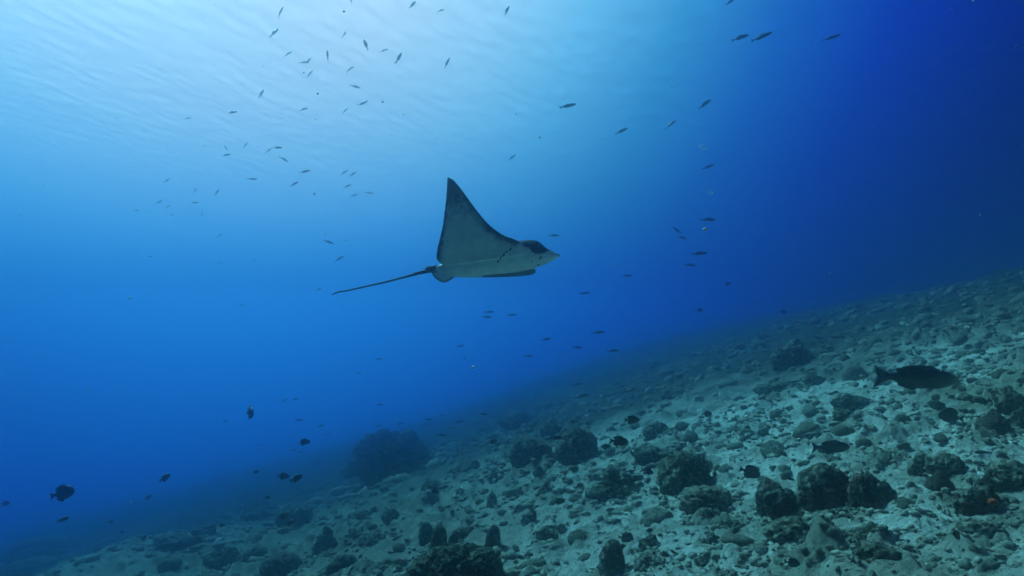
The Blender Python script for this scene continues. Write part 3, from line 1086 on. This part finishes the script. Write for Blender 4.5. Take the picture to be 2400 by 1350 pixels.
KINDS = {
    # x positions nose to tail base, half heights up / down, half width
    'fusilier': dict(x=(.5, .46, .38, .25, .08, -.1, -.24, -.33, -.38), up=(.004, .035, .065, .09, .098, .082, .048, .026, .020),
                     dn=(.004, .03, .06, .088, .098, .08, .046, .026, .020), w=(.003, .025, .045, .058, .058, .046, .026, .013, .010),
                     tail=[(-.36, .02), (-.42, .045), (-.50, .105), (-.47, .04), (-.45, 0), (-.47, -.04), (-.50, -.105), (-.42, -.045), (-.36, -.02)],
                     dorsal=[(.18, .088), (.08, .125), (-.08, .108), (-.22, .066), (-.23, .048), (0, .08)],
                     anal=[(-.05, -.082), (-.13, -.108), (-.24, -.06), (-.24, -.044)],
                     pect=[(.22, -.01), (.12, -.055), (.08, -.03), (.18, .01)]),
    'damsel': dict(x=(.5, .46, .36, .22, .05, -.1, -.2, -.27, -.31), up=(.01, .08, .16, .215, .225, .18, .105, .058, .05),
                   dn=(.01, .07, .15, .21, .225, .185, .11, .058, .05), w=(.005, .05, .085, .1, .095, .07, .042, .022, .016),
                   tail=[(-.29, .05), (-.38, .09), (-.50, .17), (-.44, .05), (-.42, 0), (-.44, -.05), (-.50, -.17), (-.38, -.09), (-.29, -.05)],
                   dorsal=[(.26, .19), (.16, .27), (.0, .285), (-.16, .25), (-.30, .17), (-.24, .09), (0, .2)],
                   anal=[(.02, -.2), (-.08, -.285), (-.20, -.25), (-.30, -.16), (-.22, -.09)],
                   pect=[(.2, 0), (.06, -.07), (.03, -.0), (.14, .05)],
                   pelvic=[(.18, -.2), (.10, -.31), (.04, -.21)]),
    'surgeon': dict(x=(.5, .47, .38, .22, .03, -.12, -.22, -.28, -.32), up=(.01, .075, .18, .262, .272, .21, .115, .055, .04),
                    dn=(.03, .09, .17, .24, .262, .21, .115, .055, .04), w=(.006, .04, .07, .085, .08, .06, .036, .02, .015),
                    tail=[(-.30, .04), (-.40, .09), (-.50, .15), (-.46, .05), (-.455, 0), (-.46, -.05), (-.50, -.15), (-.40, -.09), (-.30, -.04)],
                    dorsal=[(.3, .22), (.16, .315), (0, .33), (-.16, .275), (-.27, .15), (-.2, .115), (0, .25)],
                    anal=[(.08, -.24), (-.02, -.32), (-.16, -.275), (-.27, -.15), (-.2, -.115)],
                    pect=[(.2, .02), (.05, -.07), (.01, .0), (.12, .07)]),
    'wrasse': dict(x=(.5, .46, .38, .24, .06, -.12, -.25, -.33, -.37), up=(.008, .05, .105, .15, .155, .125, .078, .05, .045),
                   dn=(.008, .05, .10, .145, .155, .13, .08, .05, .045), w=(.004, .035, .062, .075, .074, .056, .034, .02, .014),
                   tail=[(-.35, .045), (-.42, .09), (-.51, .17), (-.475, .05), (-.465, 0), (-.475, -.05), (-.51, -.17), (-.42, -.09), (-.35, -.045)],
                   dorsal=[(.26, .135), (.14, .19), (-.1, .185), (-.28, .12), (-.26, .075), (0, .13)],
                   anal=[(-.02, -.14), (-.1, -.18), (-.26, -.12), (-.26, -.075)],
                   pect=[(.2, 0), (.06, -.06), (.04, -.0), (.14, .04)]),
}


def bend_pts(V, b):
    return [(x, y + b * (max(0, .15 - x) ** 2) * 1.6 - b * .1, z) for (x, y, z) in V]


def fish_body(k, seg=12):
    d = KINDS[k]
    st = catmull(list(zip(d['x'], d['up'], d['dn'], d['w'])), 2)
    rings = []
    for (x, u, n, w) in st:
        ring = []
        for j in range(seg):
            a = j / seg * 6.2832
            s = math.sin(a)
            ring.append((x, w * math.cos(a) * (abs(math.cos(a)) ** .0), (u if s > 0 else n) * s))
        rings.append(ring)
    return loft(rings)


def whole_fish(k, b):
    d = KINDS[k]
    parts = [fish_body(k, 10), fplate(d['tail'], .008), fplate(d['dorsal'], .006), fplate(d['anal'], .006)]
    wy = max(d['w'])
    parts += [fplate(d['pect'], .004, wy * .95, .35), fplate(d['pect'], .004, -wy * .95, -.35)]
    V, Fc = join(parts)
    return mesh_py('fish_mesh', bend_pts(V, b), Fc)


FMESH = {}
for k, mt in (('fusilier', M_FUS), ('damsel', M_BLACKF), ('surgeon', M_BLACKF), ('wrasse', M_BLACKF)):
    for b in (-.5, -.2, 0, .25, .55):
        me = whole_fish(k, b)
        me.materials.append(mt)
        FMESH[k, b] = me


def fish_matrix(ang, yaw, roll):
    a, w = R(ang), R(yaw)
    nose = (CR * math.cos(a) + CU * math.sin(a)) * math.cos(w) + CF * math.sin(w)
    nose.normalize()
    up = Vector((0, 0, 1)) - nose * nose.z
    if up.length < .3:
        up = CF * -1 - nose * (CF * -1).dot(nose)
    up.normalize()
    side = up.cross(nose).normalized()
    M = Matrix((nose, side, up)).transposed()
    return (M @ Matrix.Rotation(R(roll), 3, 'X')).to_4x4()


def clear_dist(x, y, want):
    """keep a fish above the seabed and under the surface"""
    d = pdir(x, y)
    t = want
    g = hit(x, y)
    if g is not None:
        t = min(t, g.dot(CF) * .88)
    if d.z > 0:
        t = min(t, (TOP - .55) / d.z)
    return t


def place(o, x, y, dist, lenpx, ang, yaw, roll):
    p = pdir(x, y) * dist
    L = lenpx * dist / F / max(.35, math.cos(R(yaw)))
    M = fish_matrix(ang, yaw, roll)
    o.matrix_world = Matrix.Translation(p) @ M @ Matrix.Scale(L, 4)


rng = random.Random(21)
# school of slender fish: x, y, length, angle of the nose above level (photograph pixels), bend; by region
SCHOOL = {
    ('the top row under the surface', 'row'): [
        (657, 29, 29, 52, .25), (823, -2, 26, 103, 0), (967, 11, 26, 60, 0), (1032, 25, 20, 8, .55), (1188, 25, 30, 65, -.2)],
    ('the loose band below the top row', 'band'): [
        (643, 76, 26, 66, .2), (675, 126, 27, 24, .2), (712, 146, 24, 4, .2), (723, 142, 19, 58, 0), (726, 173, 23, 46, .25), (768, 132, 34, 98, 0), (807, 80, 17, 76, .55),
        (820, 162, 23, 32, .55), (857, 104, 34, 115, 0), (900, 118, 20, 24, .2), (935, 135, 30, 72, .25), (1048, 147, 26, 55, .25)],
    ('the strip midway between surface and ray', 'strip'): [
        (440, 277, 15, 8, 0), (545, 263, 27, 3, .25), (613, 219, 24, 70, .2), (712, 256, 20, 24, .2), (809, 259, 21, 36, .2), (833, 203, 24, -13, 0), (850, 242, 27, 33, -.5)],
    ('the upper huddle beside the wing tip', 'upper line'): [
        (481, 342, 10, 20, 0), (529, 346, 17, -60, 0), (531, 363, 23, 8, .25), (575, 340, 18, 52, 0), (629, 353, 21, 30, .2), (651, 346, 24, -3, 0), (665, 373, 23, -32, .2)],
    ('the lower huddle beside the wing tip', 'lower line'): [
        (590, 419, 24, -2, 0), (690, 431, 23, 26, -.2), (715, 402, 26, 13, 0), (807, 404, 23, 28, .2), (814, 436, 20, 25, .2), (827, 408, 19, 43, 0), (830, 458, 18, 22, 0), (865, 452, 19, -6, 0)],
    ('the faint scatter near the left side', 'scatter'): [
        (319, 493, 17, -6, .2), (373, 473, 22, 16, 0), (391, 423, 18, 30, .2), (393, 485, 17, 30, .2), (455, 475, 23, -3, .55), (457, 447, 15, 76, 0), (473, 502, 17, 88, 0), (508, 451, 23, 40, .2)],
    ('the few fish behind the raised wing', 'fish'): [
        (514, 615, 15, 8, 0), (515, 552, 18, 28, .2), (593, 612, 15, 26, 0), (770, 567, 27, -19, .2), (796, 606, 23, 34, .55), (809, 563, 14, 4, 0)],
    ('the two fish by the tail tip', 'two'): [(565, 716, 15, 24, .2), (747, 678, 17, 15, 0)],
    ('the trio near the top right corner', 'trio'): [(1736, 88, 43, 20, .2), (1785, 86, 46, 18, 0), (1949, 88, 44, 17, 0)],
    ('the line above and right of the wing', 'line'): [
        (1200, 369, 22, 38, 0), (1331, 248, 42, 15, 0), (1457, 307, 32, 26, .2), (1571, 292, 30, 33, .2), (1652, 244, 38, 38, 0), (1660, 391, 31, 22, .2), (1711, 5, 30, 35, 0)],
    ('the column ahead of the ray', 'column'): [
        (1586, 539, 28, -34, .2), (1599, 557, 26, -12, 0), (1617, 621, 28, -8, 0), (1639, 594, 37, 5, .2), (1660, 515, 38, 0, 0)],
    ('the three around the snout', 'three'): [(1298, 552, 27, 2, 0), (1370, 687, 27, 8, .2), (1469, 646, 26, -3, 0)],
    ('the group under the belly', 'group'): [(1141, 743, 26, -4, 0), (1146, 731, 26, 2, 0), (1199, 738, 25, 0, .2)],
    ('the drift below the ray', 'drift'): [
        (840, 874, 17, 0, 0), (887, 841, 19, 2, 0), (1078, 811, 21, 12, 0), (1089, 837, 16, -60, 0), (1237, 834, 25, -6, .2), (1280, 795, 26, 6, 0), (1315, 831, 11, 0, .55),
        (1353, 814, 26, -3, 0), (1402, 779, 34, 5, 0), (1437, 822, 29, 3, 0)],
    ('the dim school left of the coral mound', 'dim school'): [
        (528, 988, 17, 35, 0), (610, 1043, 15, 5, 0), (665, 939, 20, 22, 0), (688, 1054, 20, 2, 0), (692, 936, 18, 12, 0), (700, 985, 22, 5, 0), (704, 1059, 17, -6, 0), (747, 1083, 14, 0, 0),
        (752, 998, 20, 16, 0), (768, 1018, 16, 10, 0), (614, 1052, 14, 4, 0)],
    ('the dim school above the coral mound', 'dim school'): [
        (885, 998, 15, 8, 0), (890, 948, 21, -5, .55), (937, 993, 18, 15, 0), (995, 995, 17, 4, 0), (1004, 983, 20, 2, 0), (1035, 1019, 27, 0, 0), (1037, 973, 13, 0, 0),
        (1055, 1003, 23, 12, 0), (1077, 988, 24, 8, 0), (1118, 990, 15, 5, 0), (1132, 970, 24, -8, .25), (1158, 976, 18, 3, 0)],
    ('the trio over the slope edge', 'trio'): [(1353, 901, 26, 9, 0), (1364, 928, 35, 12, 0), (1475, 915, 36, 17, .2)],
}


def attitude(a):
    if a > 100:
        return 'leaning left'
    if a > 62:
        return 'upright'
    if a > 38:
        return 'steep'
    if a > 12:
        return 'tilted up'
    if a > -10:
        return 'level'
    if a > -40:
        return 'tilted down'
    return 'diving'


NUM = ['first', 'second', 'third', 'fourth', 'fifth', 'sixth', 'seventh', 'eighth', 'ninth', 'tenth', 'eleventh', 'twelfth']
for (region, short), L in SCHOOL.items():
    L = sorted(L)
    for i, (x, y, ln, ang, b) in enumerate(L):
        yaw = rng.uniform(-22, 22) if ang < 60 else rng.uniform(15, 40)
        want = .215 * F / ln * math.cos(R(yaw)) * rng.uniform(.92, 1.06)
        want = min(want, 24.0)
        d = clear_dist(x, y, want)
        o = bpy.data.objects.new('slender_fish', FMESH['fusilier', b * (1 if rng.random() < .5 or b not in (.25,) else 1) if (b in (-.5, -.2, 0, .25, .55)) else .25])
        COL.objects.link(o)
        place(o, x, y, d, ln, ang, yaw, rng.uniform(-25, 25))
        tone = 'faint' if ln < 20 else 'grey-blue'
        pos = 'only' if len(L) == 1 else NUM[i] + ' from left' if i < len(L) - 1 or len(L) > len(NUM) else 'rightmost'
        o['label'] = f'{tone} slim fish, {attitude(ang)}, {pos} in {region}'.replace(' in the ', ' in ', 1)
        o['category'] = 'fish'
        o['group'] = 'school of slender silvery fish'

# nearer dark fish, with their fins and eyes as parts
PMESH = {}


def part_meshes(k, b):
    if (k, b) not in PMESH:
        d = KINDS[k]
        wy = max(d['w'])
        e = {}
        e['body'] = mesh_py('dark_fish', bend_pts(fish_body(k, 14)[0], b), fish_body(k, 14)[1])
        for nm, poly, th, y0, ct in (('tail_fin', d['tail'], .008, 0, 0), ('dorsal_fin', d['dorsal'], .006, 0, 0), ('anal_fin', d['anal'], .006, 0, 0),
                                     ('pectoral_fin', d['pect'], .004, wy * .95, .35), ('pectoral_fin.', d['pect'], .004, -wy * .95, -.35)):
            v, f = fplate(poly, th, y0, ct)
            e[nm] = mesh_py(nm.strip('.'), bend_pts(v, b), f)
        D, Fi = ico(2)
        for s, nm in ((1, 'eye'), (-1, 'eye.')):
            V = D * .022 + np.array([.40, s * wy * .62, .045])
            e[nm] = mesh_np('eye', V, Fi)
        PMESH[k, b] = e
    return PMESH[k, b]


def dark_fish(x, y, ln, ang, kind, size, label, yaw=0, b=0, mat=None, pale=(), name='dark_fish', roll=0, parts=True, cat='fish', near=.88):
    mat = mat or M_BLACKF
    want = size * F / ln * math.cos(R(yaw))
    dist = clear_dist(x, y, want)
    e = part_meshes(kind, b)
    if parts:
        o = bpy.data.objects.new(name, e['body'].copy())
        COL.objects.link(o)
        o.data.materials.append(mat)
        for nm, me in e.items():
            if nm == 'body':
                continue
            q = nm.strip('.')
            me2 = me.copy()
            me2.materials.append(M_EYE if q == 'eye' else M_PALEFIN if q in pale else mat)
            c = bpy.data.objects.new(q, me2)
            COL.objects.link(c)
            c.parent = o
            if q in pale:
                c['label'] = 'pale ' + q.replace('_', ' ')
    else:
        o = bpy.data.objects.new(name, FMESH[kind, b])
        COL.objects.link(o)
    place(o, x, y, dist, ln, ang, yaw, roll)
    tag(o, label, cat, 'dark reef fish near the slope')
    return o


DF = dark_fish
DF(586, 967, 30, 0, 'surgeon', .24, 'black oval fish seen nearly head on in open blue water', yaw=-56)
DF(146, 1156, 60, 15, 'surgeon', .26, 'largest black oval fish with rounded tail low at the left', parts=True)
DF(386, 1120, 28, 32, 'damsel', .15, 'black fish with pale back, midway between the largest black oval fish and the slope', yaw=15, pale=('dorsal_fin',))
DF(713, 1036, 28, 2, 'damsel', .15, 'small black oval fish with white tail left of the coral mound', yaw=10, pale=('tail_fin',))
DF(664, 1116, 30, 2, 'damsel', .15, 'left fish of the dark pair below the white-tailed fish', yaw=-10)
DF(694, 1121, 31, 24, 'damsel', .15, 'right fish of the dark pair, tilted up, below the white-tailed fish', yaw=15, pale=('dorsal_fin',))
DF(600, 1106, 17, 14, 'damsel', .13, 'tiny dark fish left of the dark pair')
DF(348, 1165, 15, 38, 'damsel', .13, 'tiny dark fish directly below the pale-backed black fish', yaw=25)
DF(148, 1217, 30, 20, 'wrasse', .16, 'dark fish just below the largest black oval fish', pale=('dorsal_fin',))
DF(13, 1180, 22, 6, 'damsel', .15, 'dark fish at the very left edge of the picture')
DF(259, 1223, 14, 5, 'damsel', .13, 'tiny dark fish, upper of two right of the fish below the oval one')
DF(287, 1247, 13, 170, 'damsel', .13, 'tiny dark fish facing left above the lower left mound', yaw=10)
DF(337, 1262, 18, 58, 'damsel', .13, 'small dark fish pointing up where the left slope begins', yaw=10)
DF(520, 1231, 17, 4, 'damsel', .13, 'small brown fish just off the slope left of the lumpy rock', mat=M_BROWNF)
DF(627, 1166, 15, 5, 'damsel', .13, 'tiny faint fish hovering over the drop-off below the dark pair')
DF(665, 1209, 24, 35, 'damsel', .14, 'upper brown fish in front of the dark rounded mound', mat=M_BROWNF, yaw=10)
DF(680, 1226, 26, 30, 'damsel', .14, 'lower brown fish in front of the dark rounded mound', mat=M_BROWNF, yaw=10)
DF(1481, 984, 38, 2, 'damsel', .15, 'black fish over pale sand near the top of the middle slope')
DF(1450, 1034, 44, -4, 'damsel', .16, 'larger black fish over bright sand right of the middle reef', b=.25)
DF(1304, 1026, 28, 0, 'wrasse', .15, 'small black fish over the top of the middle reef')
DF(1419, 1047, 24, 8, 'damsel', .13, 'dim dark fish just below left of the larger black fish')
DF(1347, 1086, 27, 3, 'wrasse', .15, 'dark fish at the foot of the middle reef')
DF(1155, 1034, 19, 0, 'damsel', .14, 'round dark fish above the rubble left of the middle reef', yaw=35)
DF(1019, 1151, 24, -24, 'damsel', .14, 'black fish dipping over the hump below the coral mound')
DF(1342, 988, 16, -8, 'damsel', .14, 'tiny dark fish just above the hazy rounded stone')
DF(1517, 1105, 30, -14, 'damsel', .15, 'black fish facing the large peaked boulder from its left', b=.25)
DF(1485, 1122, 26, -3, 'surgeon', .14, 'black fish beside the right peak of the twin-peaked rock')
DF(1311, 1175, 28, 8, 'damsel', .15, 'black fish over rubble right of the pale green cone stone')
DF(1757, 1106, 52, -18, 'surgeon', .2, 'black oval fish with forked tail over sand right of the large boulder')
DF(1950, 1048, 84, 2, 'wrasse', .36, 'long dark fish with wide forked tail over the middle right sand', b=.25)
DF(1838, 1064, 17, -40, 'surgeon', .11, 'tiny black fish nosing down between the black oval fish and the long dark fish')
DF(1657, 970, 24, 2, 'surgeon', .15, 'small dark fish over pale sand below the faint upper rock')
DF(2154, 886, 188, -4, 'wrasse', .70, 'large heavy dark brown fish with rounded head cruising over the upper right slope', mat=M_BIGF, yaw=8, b=.25).matrix_world @= Matrix.Diagonal((1, 1, .84, 1))
DF(2230, 976, 62, 168, 'surgeon', .26, 'dark blue oval fish facing left over sand below the large dark brown fish')
DF(2241, 1252, 32, -62, 'damsel', .14, 'small black fish nosing steeply down beside the grey-green corner mound')
DF(1475, 1256, 27, -48, 'damsel', .13, 'small dark fish nosing down in the foreground right of the lumpy rocks', b=.25)
DF(1294, 1257, 24, -40, 'wrasse', .13, 'small black fish nosing down beside the dark lumpy rock')
DF(1293, 1235, 15, 6, 'damsel', .1, 'tiny black fish right of the dark standing stone')
DF(1522, 1243, 18, 8, 'damsel', .1, 'upper small black fish over sand above the hooked bluish rock')
DF(1465, 1261, 34, -10, 'surgeon', .15, 'black-brown oval fish over sand left of the hooked bluish rock', mat=M_BROWNF)
DF(1577, 1293, 18, -35, 'wrasse', .1, 'tiny dark fish nosing down over the brightest bottom sand')
DF(1558, 1299, 26, -20, 'damsel', .13, 'brown fish over bottom sand right of the hooked bluish rock', mat=M_BROWNF)
DF(1857, 1319, 36, -8, 'surgeon', .15, 'black oval fish under the broad mottled boulder', b=.25)
DF(1975, 1264, 26, 95, 'damsel', .13, 'small dark fish standing nose up between the mottled and notched rocks', yaw=10)
DF(1852, 1122, 22, -20, 'wrasse', .13, 'slim dark fish above the left red-tinted boulder')
DF(1705, 665, 17, 10, 'damsel', .18, 'round dark fish in blue water right of the column of slender fish', yaw=10)
DF(1640, 727, 17, 4, 'damsel', .18, 'round dark fish alone in blue water below the column of slender fish', yaw=10)
DF(1836, 731, 17, -4, 'damsel', .2, 'round faint fish above the hazy far slope')
DF(837, 1291, 13, 40, 'damsel', .09, 'tiny dark fish right of the two-knobbed stump')
DF(812, 1291, 13, 30, 'damsel', .09, 'tiny dark fish touching the two-knobbed stump')
DF(845, 1304, 12, 50, 'damsel', .09, 'tiny dark fish below the pale holed mound')

# ------------------------------------------------------------------ drifting plankton
D2, F2 = ico(2)
m_jelly, ntj, bj = newmat('clear_jelly')
bj.inputs['Base Color'].default_value = (.8, .9, .95, 1)
bj.inputs['Alpha'].default_value = .38
bj.inputs['Roughness'].default_value = .3
ntj.links.new(ramp(ntj, noise(ntj, 3, 2), [(.3, g3(.08)), (.7, g3(.3))]), bj.inputs['Alpha'])
for (x, y, s, d, lab) in ((1647, 345, 9, 3.2, 'pale see-through jelly blob in blue water left of the dark right side'),
                          (1664, 451, 7, 3.4, 'small bright jelly blob below the other see-through blob')):
    V = D2 * (1 + .25 * fbm(D2[:, 0] * 1.5 + x, D2[:, 1] * 1.5, D2[:, 2] * 1.5, 2, 5))[:, None]
    o = add('jelly', mesh_np('jelly', V * np.array([1, .7, .7]) * s * d / F, F2), m_jelly, loc=pdir(x, y) * d)
    tag(o, lab, 'jelly', 'jelly blobs')


def build_plankton():
    g = np.random.default_rng(8)
    D, Fc = ico(1)
    Vs, Fs, off = [], [], 0
    n = 0
    while n < 700:
        d = g.uniform(1.0, 5.0)
        x, z = g.uniform(-.9, .9) * d, g.uniform(-.45, .6) * d
        if z < float(base_h(x, d)) + .3:
            continue
        s = g.uniform(.0008, .0020) * (1 + 1.2 * (g.uniform() > .93))
        Vs.append(D * s * np.array([1, 1, g.uniform(.6, 1.4)]) + np.array([x, d, z]))
        Fs.append(Fc + off)
        off += len(D)
        n += 1
    me = mesh_np('plankton', np.vstack(Vs), np.vstack(Fs))
    tag(add('plankton', me, plain('plankton_speck', (.7, .75, .75))), kind='stuff')


build_plankton()
